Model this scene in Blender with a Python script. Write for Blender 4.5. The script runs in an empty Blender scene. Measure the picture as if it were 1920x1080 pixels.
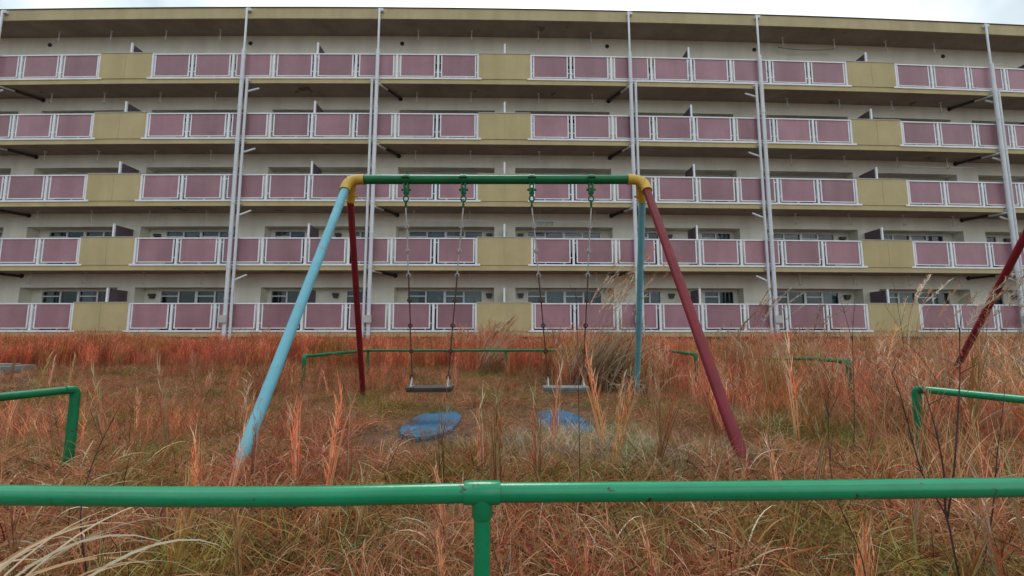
import bpy, math, random
import numpy as np
from mathutils import Vector, Matrix
R = math.radians
rnd = random.Random(7)
scene = bpy.context.scene
C = scene.collection

# ---------------------------------------------------------------- camera
F, TH, EYE = 800.0, 0.10585, 0.9
cam = bpy.data.objects.new('camera', bpy.data.cameras.new('camera'))
C.objects.link(cam)
cam.data.sensor_fit = 'HORIZONTAL'
cam.data.sensor_width = 36.0
cam.data.lens = 36.0 * F / 1920.0
cam.location = (0, 0, EYE)
cam.rotation_euler = (R(90) + TH, 0, R(0.03))
cam.data.clip_start = 0.05
cam.data.clip_end = 3000
cam.data.dof.use_dof = False
scene.camera = cam

# ---------------------------------------------------------------- sky
world = bpy.data.worlds.new('World')
scene.world = world
world.use_nodes = True
nt = world.node_tree
nt.nodes.clear()
wo = nt.nodes.new('ShaderNodeOutputWorld')
sky = nt.nodes.new('ShaderNodeTexSky')
sky.sky_type = 'NISHITA'
sky.sun_disc = False
SKY_LOW, SKY_HIGH = 0.52, 1.25
SUN_EL, SUN_AZ = R(58), R(-8)          # high, a little left, beyond the building
sky.sun_elevation = SUN_EL
sky.sun_rotation = SUN_AZ
sky.dust_density = 3.0
b1 = nt.nodes.new('ShaderNodeBackground')
b1.inputs['Strength'].default_value = 0.08
nt.links.new(sky.outputs[0], b1.inputs[0])
tc = nt.nodes.new('ShaderNodeTexCoord')
nz = nt.nodes.new('ShaderNodeTexNoise')
nz.inputs['Scale'].default_value = 1.6
nz.inputs['Detail'].default_value = 5
nz.inputs['Roughness'].default_value = 0.55
nt.links.new(tc.outputs['Generated'], nz.inputs['Vector'])
cr = nt.nodes.new('ShaderNodeValToRGB')
cr.color_ramp.elements[0].position = 0.42
cr.color_ramp.elements[0].color = (0.36, 0.44, 0.48, 1)
cr.color_ramp.elements[1].position = 0.60
cr.color_ramp.elements[1].color = (0.94, 0.97, 0.99, 1)
nt.links.new(nz.outputs['Fac'], cr.inputs[0])
b2 = nt.nodes.new('ShaderNodeBackground')
b2.inputs['Strength'].default_value = 1.0
sx_ = nt.nodes.new('ShaderNodeSeparateXYZ')
nt.links.new(tc.outputs['Generated'], sx_.inputs[0])
mg = nt.nodes.new('ShaderNodeMapRange')      # overcast sky: zenith about three times the horizon
mg.inputs[1].default_value = 0.0
mg.inputs[2].default_value = 1.0
mg.inputs[3].default_value = SKY_LOW
mg.inputs[4].default_value = SKY_HIGH
nt.links.new(sx_.outputs['Z'], mg.inputs[0])
nt.links.new(cr.outputs[0], b2.inputs[0])
nt.links.new(mg.outputs[0], b2.inputs['Strength'])
mx = nt.nodes.new('ShaderNodeMixShader')
mx.inputs[0].default_value = 0.9
nt.links.new(b1.outputs[0], mx.inputs[1])
nt.links.new(b2.outputs[0], mx.inputs[2])
nt.links.new(mx.outputs[0], wo.inputs[0])

sl = bpy.data.lights.new('sun', 'SUN')
sl.energy = 0.7
sl.angle = R(25)
sl.color = (1.0, 0.96, 0.9)
so = bpy.data.objects.new('sun', sl)
C.objects.link(so)
sd = Vector((math.sin(SUN_AZ) * math.cos(SUN_EL), math.cos(SUN_AZ) * math.cos(SUN_EL), math.sin(SUN_EL)))
so.rotation_euler = sd.to_track_quat('Z', 'Y').to_euler()
so.location = (0, 0, 40)

vs = scene.view_settings
vs.view_transform = 'Standard'
vs.look = 'None'
vs.gamma = 1
vs.use_curve_mapping = False
vs.exposure = 0.93
scene.cycles.max_bounces = 6
scene.cycles.diffuse_bounces = 3
scene.cycles.transparent_max_bounces = 8

# ---------------------------------------------------------------- materials
def mat(name, col, rough=0.7, var=0.12, scale=3.0, col2=None, metal=0.0, coat=0.0, bump=0.0, bscale=60.0,
        spots=None, spot_scale=30.0, spot_cut=0.68, streak=0.0, spec=0.5):
    m = bpy.data.materials.new(name)
    m.use_nodes = True
    t = m.node_tree
    b = t.nodes['Principled BSDF']
    b.inputs['Roughness'].default_value = rough
    b.inputs['Metallic'].default_value = metal
    b.inputs['Coat Weight'].default_value = coat
    b.inputs['Coat Roughness'].default_value = 0.15
    b.inputs['Specular IOR Level'].default_value = spec
    tcn = t.nodes.new('ShaderNodeTexCoord')
    geo = t.nodes.new('ShaderNodeNewGeometry')
    n = t.nodes.new('ShaderNodeTexNoise')
    n.inputs['Scale'].default_value = scale
    n.inputs['Detail'].default_value = 6
    n.inputs['Roughness'].default_value = 0.65
    t.links.new(geo.outputs['Position'], n.inputs['Vector'])
    ramp = t.nodes.new('ShaderNodeValToRGB')
    ramp.color_ramp.elements[0].position = 0.3
    ramp.color_ramp.elements[1].position = 0.7
    c2 = col2 or tuple(max(0, c * (1 - 2 * var)) for c in col)
    ramp.color_ramp.elements[0].color = (*c2, 1)
    ramp.color_ramp.elements[1].color = (*[min(1, c * (1 + var)) for c in col], 1)
    t.links.new(n.outputs['Fac'], ramp.inputs[0])
    last = ramp.outputs[0]
    if streak:
        mp = t.nodes.new('ShaderNodeMapping')
        mp.inputs['Scale'].default_value = (0.7, 0.7, 0.07)
        t.links.new(geo.outputs['Position'], mp.inputs[0])
        n2 = t.nodes.new('ShaderNodeTexNoise')
        n2.inputs['Scale'].default_value = 2.5
        n2.inputs['Detail'].default_value = 5
        t.links.new(mp.outputs[0], n2.inputs['Vector'])
        r2 = t.nodes.new('ShaderNodeMapRange')
        r2.inputs[1].default_value = 0.42
        r2.inputs[2].default_value = 0.62
        r2.inputs[3].default_value = 0.0
        r2.inputs[4].default_value = streak
        t.links.new(n2.outputs['Fac'], r2.inputs[0])
        mm = t.nodes.new('ShaderNodeMix')
        mm.data_type = 'RGBA'
        mm.blend_type = 'MULTIPLY'
        t.links.new(r2.outputs[0], mm.inputs[0])
        t.links.new(last, mm.inputs[6])
        mm.inputs[7].default_value = (0.42, 0.38, 0.33, 1)
        last = mm.outputs[2]
    if spots:
        n3 = t.nodes.new('ShaderNodeTexNoise')
        n3.inputs['Scale'].default_value = spot_scale
        n3.inputs['Detail'].default_value = 4
        n3.inputs['Roughness'].default_value = 0.7
        t.links.new(geo.outputs['Position'], n3.inputs['Vector'])
        r3 = t.nodes.new('ShaderNodeMapRange')
        r3.inputs[1].default_value = spot_cut
        r3.inputs[2].default_value = spot_cut + 0.03
        t.links.new(n3.outputs['Fac'], r3.inputs[0])
        m3 = t.nodes.new('ShaderNodeMix')
        m3.data_type = 'RGBA'
        t.links.new(r3.outputs[0], m3.inputs[0])
        t.links.new(last, m3.inputs[6])
        m3.inputs[7].default_value = (*spots, 1)
        last = m3.outputs[2]
    t.links.new(last, b.inputs['Base Color'])
    if bump:
        nb = t.nodes.new('ShaderNodeTexNoise')
        nb.inputs['Scale'].default_value = bscale
        nb.inputs['Detail'].default_value = 4
        t.links.new(geo.outputs['Position'], nb.inputs['Vector'])
        bp = t.nodes.new('ShaderNodeBump')
        bp.inputs['Strength'].default_value = bump
        bp.inputs['Distance'].default_value = 0.01
        t.links.new(nb.outputs['Fac'], bp.inputs['Height'])
        t.links.new(bp.outputs[0], b.inputs['Normal'])
    return m

M = {}
M['cream'] = mat('cream_render', (0.82, 0.805, 0.68), 0.85, 0.04, 0.8, streak=0.14, bump=0.15, bscale=35)
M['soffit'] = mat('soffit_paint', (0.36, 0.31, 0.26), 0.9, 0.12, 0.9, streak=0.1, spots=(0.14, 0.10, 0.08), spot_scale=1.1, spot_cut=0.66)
M['yellow'] = mat('ochre_render', (0.54, 0.45, 0.235), 0.85, 0.05, 1.2, streak=0.13, bump=0.2, bscale=30)
M['roofyellow'] = mat('ochre_fascia', (0.53, 0.445, 0.25), 0.8, 0.06, 0.8, streak=0.2)
M['darkcap'] = mat('dark_coping', (0.07, 0.06, 0.05), 0.7, 0.1)
M['rail'] = mat('white_aluminium', (0.86, 0.88, 0.92), 0.45, 0.04, 4.0, streak=0.08)
M['pvc'] = mat('white_drain_pipe', (0.70, 0.74, 0.78), 0.4, 0.05, 2.0, streak=0.12)
M['hookm'] = mat('grey_hook_metal', (0.62, 0.62, 0.58), 0.5, 0.1)
M['duct'] = mat('dark_duct', (0.03, 0.03, 0.032), 0.35, 0.2, spec=0.6)
M['screen'] = mat('mauve_partition_board', (0.14, 0.105, 0.13), 0.7, 0.12, 2.0, streak=0.3)
M['conc'] = mat('grey_concrete', (0.28, 0.27, 0.25), 0.9, 0.15, 5.0, bump=0.4)
M['found'] = mat('dark_foundation', (0.12, 0.105, 0.09), 0.95, 0.2, 2.0)
M['frame'] = mat('window_frame_white', (0.80, 0.82, 0.82), 0.45, 0.04)
M['room'] = mat('dim_room', (0.06, 0.06, 0.058), 0.9, 0.2)  # near-black colour stands in for the lack of light indoors
M['curtain'] = mat('pale_curtain', (0.26, 0.30, 0.30), 0.9, 0.2, 6.0)
M['box'] = mat('pale_box', (0.5, 0.5, 0.47), 0.5, 0.08)
M['hood'] = mat('dark_vent_hood', (0.07, 0.07, 0.065), 0.5, 0.2)
M['green'] = mat('green_gloss_paint', (0.001, 0.24, 0.10), 0.22, 0.08, 9.0, coat=0.0, spec=0.55, bump=0.05, bscale=90,
                 spots=(0.05, 0.022, 0.015), spot_scale=24, spot_cut=0.638)
M['greenold'] = mat('green_worn_paint', (0.006, 0.17, 0.065), 0.45, 0.2, 6.0, coat=0.0, spec=0.3, bump=0.1, bscale=70,
                    spots=(0.10, 0.04, 0.02), spot_scale=14, spot_cut=0.64)
M['greenbar'] = mat('green_bar_paint', (0.004, 0.145, 0.05), 0.38, 0.12, 5.0, coat=0.0, spec=0.35,
                    spots=(0.02, 0.03, 0.02), spot_scale=18, spot_cut=0.70)
M['skyblue'] = mat('light_blue_paint', (0.15, 0.43, 0.52), 0.45, 0.07, 4.0,
                   spots=(0.30, 0.24, 0.2), spot_scale=9, spot_cut=0.62)
M['red'] = mat('crimson_paint', (0.20, 0.012, 0.022), 0.45, 0.14, 5.0, spec=0.35,
               spots=(0.10, 0.02, 0.02), spot_scale=16, spot_cut=0.65)
M['yel'] = mat('yellow_joint_paint', (0.60, 0.36, 0.035), 0.45, 0.12, 8.0, spots=(0.15, 0.08, 0.03), spot_scale=25, spot_cut=0.66)
M['steel'] = mat('galvanised_rod', (0.38, 0.36, 0.34), 0.5, 0.15, 30, metal=0.3)
M['darkrod'] = mat('dark_brown_rod', (0.07, 0.035, 0.025), 0.75, 0.3, 40)  # dark brown for the lower rods, upper ones are pale grey
M['seat'] = mat('weathered_board', (0.05, 0.04, 0.036), 0.7, 0.3, 12, bump=0.4, bscale=40)
M['seatg'] = mat('greenish_grey_board', (0.17, 0.185, 0.16), 0.6, 0.25, 12, bump=0.4, bscale=40)
M['bracket'] = mat('pale_seat_bracket', (0.42, 0.40, 0.38), 0.45, 0.1, 20)
M['mat'] = mat('blue_rubber', (0.008, 0.115, 0.25), 0.8, 0.25, 7.0, col2=(0.035, 0.085, 0.13), bump=0.5, bscale=120,
               spots=(0.22, 0.17, 0.12), spot_scale=60, spot_cut=0.69)
M['weed'] = mat('dark_weed_stem', (0.055, 0.022, 0.018), 0.8, 0.3, 20)
M['teal'] = mat('teal_plastic', (0.16, 0.26, 0.25), 0.6, 0.2)
M['soil'] = mat('dry_soil_and_thatch', (0.13, 0.07, 0.038), 0.95, 0.3, 5.0, col2=(0.04, 0.022, 0.014), bump=0.8, bscale=25)
M['drop'] = mat('water_drop', (0.03, 0.10, 0.06), 0.05, 0.0)

def panel_mat():
    m = mat('pink_panel', (0.40, 0.215, 0.25), 0.45, 0.03, 0.7, col2=(0.31, 0.15, 0.185), streak=0.22)
    t = m.node_tree
    b = t.nodes['Principled BSDF']
    oi = t.nodes.new('ShaderNodeObjectInfo')
    hs = t.nodes.new('ShaderNodeHueSaturation')
    mr = t.nodes.new('ShaderNodeMapRange')
    mr.inputs[3].default_value = 0.78
    mr.inputs[4].default_value = 1.12
    t.links.new(oi.outputs['Random'], mr.inputs[0])
    t.links.new(mr.outputs[0], hs.inputs['Value'])
    src = b.inputs['Base Color'].links[0].from_socket
    t.links.new(src, hs.inputs['Color'])
    t.links.new(hs.outputs[0], b.inputs['Base Color'])
    return m
M['panel'] = panel_mat()

def glass_mat():
    m = bpy.data.materials.new('window_glass')
    m.use_nodes = True
    t = m.node_tree
    t.nodes.clear()
    o = t.nodes.new('ShaderNodeOutputMaterial')
    g = t.nodes.new('ShaderNodeBsdfGlossy')
    g.inputs['Roughness'].default_value = 0.04
    g.inputs['Color'].default_value = (0.8, 0.85, 0.86, 1)
    tr = t.nodes.new('ShaderNodeBsdfTransparent')
    tr.inputs['Color'].default_value = (0.75, 0.8, 0.8, 1)
    mxs = t.nodes.new('ShaderNodeMixShader')
    mxs.inputs[0].default_value = 0.055
    t.links.new(tr.outputs[0], mxs.inputs[1])
    t.links.new(g.outputs[0], mxs.inputs[2])
    t.links.new(mxs.outputs[0], o.inputs[0])
    return m
M['glass'] = glass_mat()

def grass_mat(name, patch=0.6):
    m = bpy.data.materials.new(name)
    m.use_nodes = True
    t = m.node_tree
    t.nodes.clear()
    o = t.nodes.new('ShaderNodeOutputMaterial')
    at = t.nodes.new('ShaderNodeAttribute')
    at.attribute_name = 'col'
    oi = t.nodes.new('ShaderNodeObjectInfo')
    geo = t.nodes.new('ShaderNodeNewGeometry')
    n = t.nodes.new('ShaderNodeTexNoise')
    n.inputs['Scale'].default_value = 0.9
    n.inputs['Detail'].default_value = 5
    t.links.new(geo.outputs['Position'], n.inputs['Vector'])
    rp = t.nodes.new('ShaderNodeValToRGB')
    e = rp.color_ramp.elements
    e[0].position = 0.36; e[0].color = (0.74, 0.90, 0.46, 1)
    e[1].position = 0.64; e[1].color = (1.16, 0.86, 0.81, 1)
    x = e.new(0.5); x.color = (1.12, 1.0, 0.90, 1)
    t.links.new(n.outputs['Fac'], rp.inputs[0])
    mm = t.nodes.new('ShaderNodeMix')
    mm.data_type = 'RGBA'
    mm.blend_type = 'MULTIPLY'
    mm.inputs[0].default_value = patch
    t.links.new(at.outputs['Color'], mm.inputs[6])
    t.links.new(rp.outputs[0], mm.inputs[7])
    hs = t.nodes.new('ShaderNodeHueSaturation')
    mr = t.nodes.new('ShaderNodeMapRange')
    mr.inputs[3].default_value = 0.52
    mr.inputs[4].default_value = 1.42
    t.links.new(oi.outputs['Random'], mr.inputs[0])
    t.links.new(mr.outputs[0], hs.inputs['Value'])
    t.links.new(mm.outputs[2], hs.inputs['Color'])
    d = t.nodes.new('ShaderNodeBsdfDiffuse')
    tl = t.nodes.new('ShaderNodeBsdfTranslucent')
    t.links.new(hs.outputs[0], d.inputs[0])
    t.links.new(hs.outputs[0], tl.inputs[0])
    ms = t.nodes.new('ShaderNodeMixShader')
    ms.inputs[0].default_value = 0.42
    t.links.new(d.outputs[0], ms.inputs[1])
    t.links.new(tl.outputs[0], ms.inputs[2])
    t.links.new(ms.outputs[0], o.inputs[0])
    return m
M['grass'] = grass_mat('dry_grass_blades', 0.9)
M['straw'] = grass_mat('pale_straw_leaves', 0.2)

# ---------------------------------------------------------------- mesh helpers
class MB:
    def __init__(s):
        s.v = []; s.f = []; s.sm = []; s.c = []
    def box(s, x0, x1, y0, y1, z0, z1, nx=1):
        b = len(s.v)
        for i in range(nx + 1):
            x = x0 + (x1 - x0) * i / nx
            s.v += [(x, y0, z0), (x, y1, z0), (x, y1, z1), (x, y0, z1)]
        F_ = [(b, b + 1, b + 2, b + 3)]
        e = b + 4 * nx
        F_.append((e + 3, e + 2, e + 1, e))
        for i in range(nx):
            a = b + 4 * i; c = a + 4
            for k in range(4):
                k2 = (k + 1) % 4
                F_.append((a + k2, a + k, c + k, c + k2))
        s.f += F_; s.sm += [False] * len(F_)
        return s
    def tube(s, pts, r, n=10, cap=True):
        pts = [Vector(p) for p in pts]
        rs = r if isinstance(r, (list, tuple)) else [r] * len(pts)
        b = len(s.v)
        t0 = (pts[1] - pts[0]).normalized()
        up = Vector((0, 0, 1)) if abs(t0.z) < 0.9 else Vector((1, 0, 0))
        u = t0.cross(up).normalized()
        for i, p in enumerate(pts):
            if i == 0: t = pts[1] - pts[0]
            elif i == len(pts) - 1: t = pts[-1] - pts[-2]
            else: t = (pts[i + 1] - pts[i]).normalized() + (pts[i] - pts[i - 1]).normalized()
            t.normalize()
            u = (u - t * u.dot(t)).normalized()
            w = t.cross(u)
            for k in range(n):
                a = 2 * math.pi * k / n
                s.v.append(tuple(p + (u * math.cos(a) + w * math.sin(a)) * rs[i]))
        for i in range(len(pts) - 1):
            for k in range(n):
                k2 = (k + 1) % n
                s.f.append((b + i * n + k, b + i * n + k2, b + (i + 1) * n + k2, b + (i + 1) * n + k)); s.sm.append(True)
        if cap:
            e = b + (len(pts) - 1) * n
            c = len(s.v)
            s.v += [s.v[b + k] for k in range(n)] + [s.v[e + k] for k in range(n)]
            s.f.append(tuple(c + k for k in reversed(range(n)))); s.sm.append(False)
            s.f.append(tuple(c + n + k for k in range(n))); s.sm.append(False)
        return s
    def torus(s, c, R_, r, axis='y', n=14, m=6, sz=1.0):
        b = len(s.v)
        for i in range(n):
            a = 2 * math.pi * i / n
            for k in range(m):
                q = 2 * math.pi * k / m
                d = R_ + r * math.cos(q); h = r * math.sin(q)
                p = (d * math.cos(a), h, d * math.sin(a) * sz) if axis == 'y' else (h, d * math.cos(a), d * math.sin(a) * sz)
                s.v.append((c[0] + p[0], c[1] + p[1], c[2] + p[2]))
        for i in range(n):
            for k in range(m):
                i2 = (i + 1) % n; k2 = (k + 1) % m
                s.f.append((b + i * m + k, b + i2 * m + k, b + i2 * m + k2, b + i * m + k2)); s.sm.append(True)
        return s
    def ball(s, c, rx, rz, n=6, m=4):
        pts = [(c[0], c[1], c[2] - rz + 2 * rz * i / m) for i in range(m + 1)]
        rs = [max(1e-4, rx * math.sin(math.pi * i / m)) for i in range(m + 1)]
        return s.tube(pts, rs, n)
    def ribbon(s, pts, w, nrm, col=(1, 1, 1)):
        b = len(s.v); n = len(pts)
        for i, p in enumerate(pts):
            ww = w * (1 - (i / (n - 1)) ** 2.2) + 0.0002 if not callable(w) else w(i / (n - 1))
            p = Vector(p); o = Vector(nrm) * ww * 0.5
            s.v += [tuple(p - o), tuple(p + o)]
            s.c += [col, col]
        for i in range(n - 1):
            a = b + 2 * i
            s.f.append((a, a + 1, a + 3, a + 2)); s.sm.append(True)
        return s
    def build(s, name, m, parent=None, origin=(0, 0, 0), warp=None, link=True):
        v = [warp(*p) for p in s.v] if warp else s.v
        ox, oy, oz = origin
        v = [(p[0] - ox, p[1] - oy, p[2] - oz) for p in v]
        me = bpy.data.meshes.new(name)
        me.from_pydata(v, [], s.f)
        me.polygons.foreach_set('use_smooth', s.sm)
        if s.c:
            a = me.color_attributes.new('col', 'FLOAT_COLOR', 'POINT')
            arr = np.ones((len(s.v), 4), dtype=np.float32)
            arr[:, :3] = np.array(s.c, dtype=np.float32)
            a.data.foreach_set('color', arr.ravel())
        me.materials.append(m)
        me.update()
        o = bpy.data.objects.new(name, me)
        if link: C.objects.link(o)
        place(o, parent, origin)
        return o

WPOS = {}
def place(o, parent, origin):
    WPOS[o.name] = Vector(origin)
    if parent is not None:
        o.parent = parent
        o.location = Vector(origin) - WPOS[parent.name]
    else:
        o.location = origin

def tag(o, label=None, cat=None, group=None, kind=None):
    if label: o['label'] = label
    if cat: o['category'] = cat
    if group: o['group'] = group
    if kind: o['kind'] = kind
    return o

def thing(name, loc, label, cat, group=None):
    o = bpy.data.objects.new(name, None)
    o.empty_display_size = 0.2
    C.objects.link(o)
    place(o, None, loc)
    return tag(o, label, cat, group, 'thing')

def smooth_path(pts, per=4):
    P = [Vector(p) for p in pts]
    P = [P[0] * 2 - P[1]] + P + [P[-1] * 2 - P[-2]]
    out = []
    for i in range(1, len(P) - 2):
        for k in range(per):
            t = k / per
            a, b, c, d = P[i - 1], P[i], P[i + 1], P[i + 2]
            out.append(0.5 * ((2 * b) + (c - a) * t + (2 * a - 5 * b + 4 * c - d) * t * t + (3 * b - a - 3 * c + d) * t ** 3))
    out.append(P[-2])
    return out

# ---------------------------------------------------------------- ground
def ground():
    n = 120
    xs = np.linspace(-1, 1, n); xs = np.sign(xs) * (np.abs(xs) ** 2.4) * 260
    ys = np.linspace(-1, 1, n); ys = np.sign(ys) * (np.abs(ys) ** 2.4) * 260 + 5
    mb = MB()
    for y in ys:
        for x in xs:
            z = -0.01 + 0.02 * math.sin(x * 1.3 + 1) * math.cos(y * 1.1) - 0.02
            mb.v.append((x, y, z))
    for j in range(n - 1):
        for i in range(n - 1):
            a = j * n + i
            mb.f.append((a, a + 1, a + n + 1, a + n)); mb.sm.append(True)
    o = mb.build('ground', M['soil'])
    tag(o, 'bare soil and thatch under the dry grass', kind='structure')
ground()

# ---------------------------------------------------------------- building
X0, Y0, FA, FB = -0.3245, 17.2346, 0.01958, 0.00097
HW = 1.095                     # half width of an ochre parapet
PP = 1.75                      # railing bay
PER = 8 * PP + 2 * HW          # one period of the facade
ENDX = 2 * PER + 0.9
def W(X, D, Z):
    return (X0 + X, Y0 + FA * X + FB * X * X + D, Z + EYE)
def sill(j): return 10.79 - (5 - j) * 2.675
ROOF_T, ROOF_B = 14.04, 13.52
WD, RD = 1.05, 1.55            # wall plane, recess plane
bo = W(0, 0, -EYE)
bld = thing('apartment_building', bo, 'long five storey cream apartment block with pink balcony panels and ochre parapets', 'building')
def bpart(mb, name, m, X, D, Z, parent=None, label=None):
    o = mb.build(name, M[m], parent or bld, W(X, D, Z), W)
    if label: o['label'] = label
    return o

REC = [(0.46, 4.74), (5.80, 10.45), (11.65, 15.88)]
WIN = [(0.98, 4.32, 4), (5.95, 6.98, 2), (8.90, 10.30, 2), (11.98, 15.18, 4)]
def mirrored(lo, hi):
    """intervals of the facade for both halves and both periods"""
    out = []
    for s in (-1, 1):
        for k in (0, 1):
            a, b = lo + k * PER, hi + k * PER
            out.append((s * a, s * b, s, k) if s > 0 else (-b, -a, s, k))
    return out

NX = 40
for j in range(1, 6):
    z = sill(j)
    top = (sill(j + 1) - 0.20) if j < 5 else ROOF_B + 0.02
    # slab and its ochre edge
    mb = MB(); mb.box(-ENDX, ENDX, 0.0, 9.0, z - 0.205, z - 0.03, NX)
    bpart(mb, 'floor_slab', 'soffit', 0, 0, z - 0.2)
    mb = MB(); mb.box(-ENDX, ENDX, -0.05, -0.002, z - 0.225, z - 0.012, NX)
    bpart(mb, 'slab_edge', 'yellow', 0, -0.05, z - 0.2)
    # front wall: piers and lintels round the recesses
    recs = sorted(i[:2] for r in REC for i in mirrored(*r))
    mb = MB()
    x = -ENDX
    ztop = top + 0.0 if j < 5 else top
    for a, b in recs:
        n = max(1, int((a - x) / 2) + 1)
        mb.box(x, a, WD, RD + 0.12, z - 0.03, z + 1.87, n); x = b
    mb.box(x, ENDX, WD, RD + 0.12, z - 0.03, z + 1.87, 1)
    mb.box(-ENDX, ENDX, WD, RD + 0.12, z + 1.872, ztop - 0.008, NX)
    bpart(mb, 'wall', 'cream', 0, WD, z)
    # recess back wall with window openings
    wins = sorted((i[0], i[1]) for w in WIN for i in mirrored(w[0], w[1]))
    mb = MB()
    for a, b in recs:
        ws = [w for w in wins if a <= w[0] and w[1] <= b]
        x = a + 0.002
        for w0, w1 in ws:
            if w0 - x > 0.02: mb.box(x, w0, RD, RD + 0.1, z - 0.03, z + 1.868)
            x = w1
        if b - x > 0.02: mb.box(x, b - 0.002, RD, RD + 0.1, z - 0.03, z + 1.868)
        for w0, w1 in ws:
            mb.box(w0, w1, RD, RD + 0.1, z + 1.80, z + 1.866)
    bpart(mb, 'recess_wall', 'cream', 0, RD, z)
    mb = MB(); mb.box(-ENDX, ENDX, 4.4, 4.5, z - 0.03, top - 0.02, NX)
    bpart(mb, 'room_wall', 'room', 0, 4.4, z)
    # windows
    for (lo, hi, np_) in WIN:
        for (a, b, s, k) in mirrored(lo, hi):
            mb = MB()
            zt = z + 1.798
            D0 = RD + 0.01
            mb.box(a, a + 0.045, D0 - 0.02, D0 + 0.07, z, zt); mb.box(b - 0.045, b, D0, D0 + 0.07, z, zt)
            mb.box(a + 0.045, b - 0.045, D0, D0 + 0.07, zt - 0.045, zt)
            pw = (b - a) / np_
            for q in range(1, np_):
                hwid = 0.055 if (np_ == 4 and q == 2) else 0.034
                yo = -0.012 if (np_ == 4 and q == 2) else 0.01
                mb.box(a + q * pw - hwid, a + q * pw + hwid, D0 + yo, D0 + yo + 0.05, z, zt - 0.046)
            for q in range(np_):
                if q % 2 == 0:
                    mb.box(a + q * pw + 0.047, a + (q + 1) * pw - 0.026, D0 + 0.012, D0 + 0.04, zt - 0.28, zt - 0.235)
            wf = bpart(mb, 'window', 'frame', (a + b) / 2, D0, z)
            for q in range(np_):
                mb = MB(); mb.box(a + q * pw + 0.02, a + (q + 1) * pw - 0.02, D0 + 0.045 , D0 + 0.05, z + 0.02, zt - 0.05)
                bpart(mb, 'pane', 'glass', a + (q + .5) * pw, D0 + 0.05, z, wf)
            # curtains behind some panes
            for q in range(np_):
                if rnd.random() < 0.40:
                    c0 = a + q * pw + 0.03; c1 = a + (q + 1) * pw - 0.03
                    if rnd.random() < 0.35: c1 = c0 + (c1 - c0) * rnd.uniform(.4, .7)
                    mb = MB(); nn = 22
                    bb = len(mb.v)
                    for i in range(nn + 1):
                        xx = c0 + (c1 - c0) * i / nn
                        dd = D0 + 0.16 + 0.02 * math.sin(i * 1.9 + q)
                        mb.v += [(xx, dd, z + 0.05), (xx, dd, zt - 0.06)]
                        if i:
                            e = bb + 2 * i
                            mb.f.append((e - 2, e, e + 1, e - 1)); mb.sm.append(True)
                    bpart(mb, 'curtain', 'curtain', (c0 + c1) / 2, D0 + .16, z, wf)
    # vent hoods in the recesses
    for v, dz in [(0.70, 1.58), (7.42, 1.58), (8.52, 1.58), (15.50, 1.55)]:
        for (a, b, s, k) in mirrored(v - 0.13, v + 0.13):
            mb = MB()
            mb.box(a, b, RD - 0.13, RD - 0.002, z + dz - 0.02, z + dz + 0.09)
            mb.box(a + 0.03, b - 0.03, RD - 0.10, RD - 0.004, z + dz - 0.12, z + dz - 0.022)
            bpart(mb, 'vent_hood', 'hood', (a + b) / 2, RD, z + dz)
    # laundry hooks below the ceiling
    ceil = top - 0.005
    for hk in (1.5, 3.88, 12.75, 15.2):
        for (a, b, s, k) in mirrored(hk, hk):
            L_ = 0.50
            mb = MB()
            mb.tube([(a, 0.66, ceil), (a, 0.66, ceil - L_)], 0.026, 6)
            mb.tube([(a, 0.52, ceil - L_ + 0.03), (a, 0.68, ceil - L_ + 0.03)], 0.016, 6)
            mb.box(a - 0.05, a + 0.05, 0.61, 0.71, ceil - 0.03, ceil - 0.001)
            bpart(mb, 'laundry_hook', 'hookm', a, 0.78, ceil)
    # air holes high on the wall
    for hx in (4.70, 20.90, 11.62):
        for s in (-1, 1):
            if hx == 11.62 and j < 5: continue
            mb = MB(); mb.tube([(s * hx, WD - 0.025, z + 2.37), (s * hx, WD - 0.003, z + 2.37)], 0.095, 12)
            bpart(mb, 'air_hole', 'duct', s * hx, WD, z + 2.37)
    # ochre parapets
    for c in (0, PER, -PER, 2 * PER, -2 * PER):
        mb = MB()
        mb.box(c - HW, c - 0.006, -0.075, 0.06, z - 0.008, z + 1.135)
        mb.box(c + 0.006, c + HW, -0.075, 0.06, z - 0.008, z + 1.135)
        mb.box(c - 0.006, c + 0.006, -0.066, 0.05, z - 0.008, z + 1.135)
        par = bpart(mb, 'parapet', 'yellow', c, -0.05, z)
        mb = MB(); mb.box(c - HW - 0.015, c + HW + 0.015, -0.095, 0.08, z + 1.137, z + 1.165)
        bpart(mb, 'coping', 'box', c, -0.05, z + 1.14, par)
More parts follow.
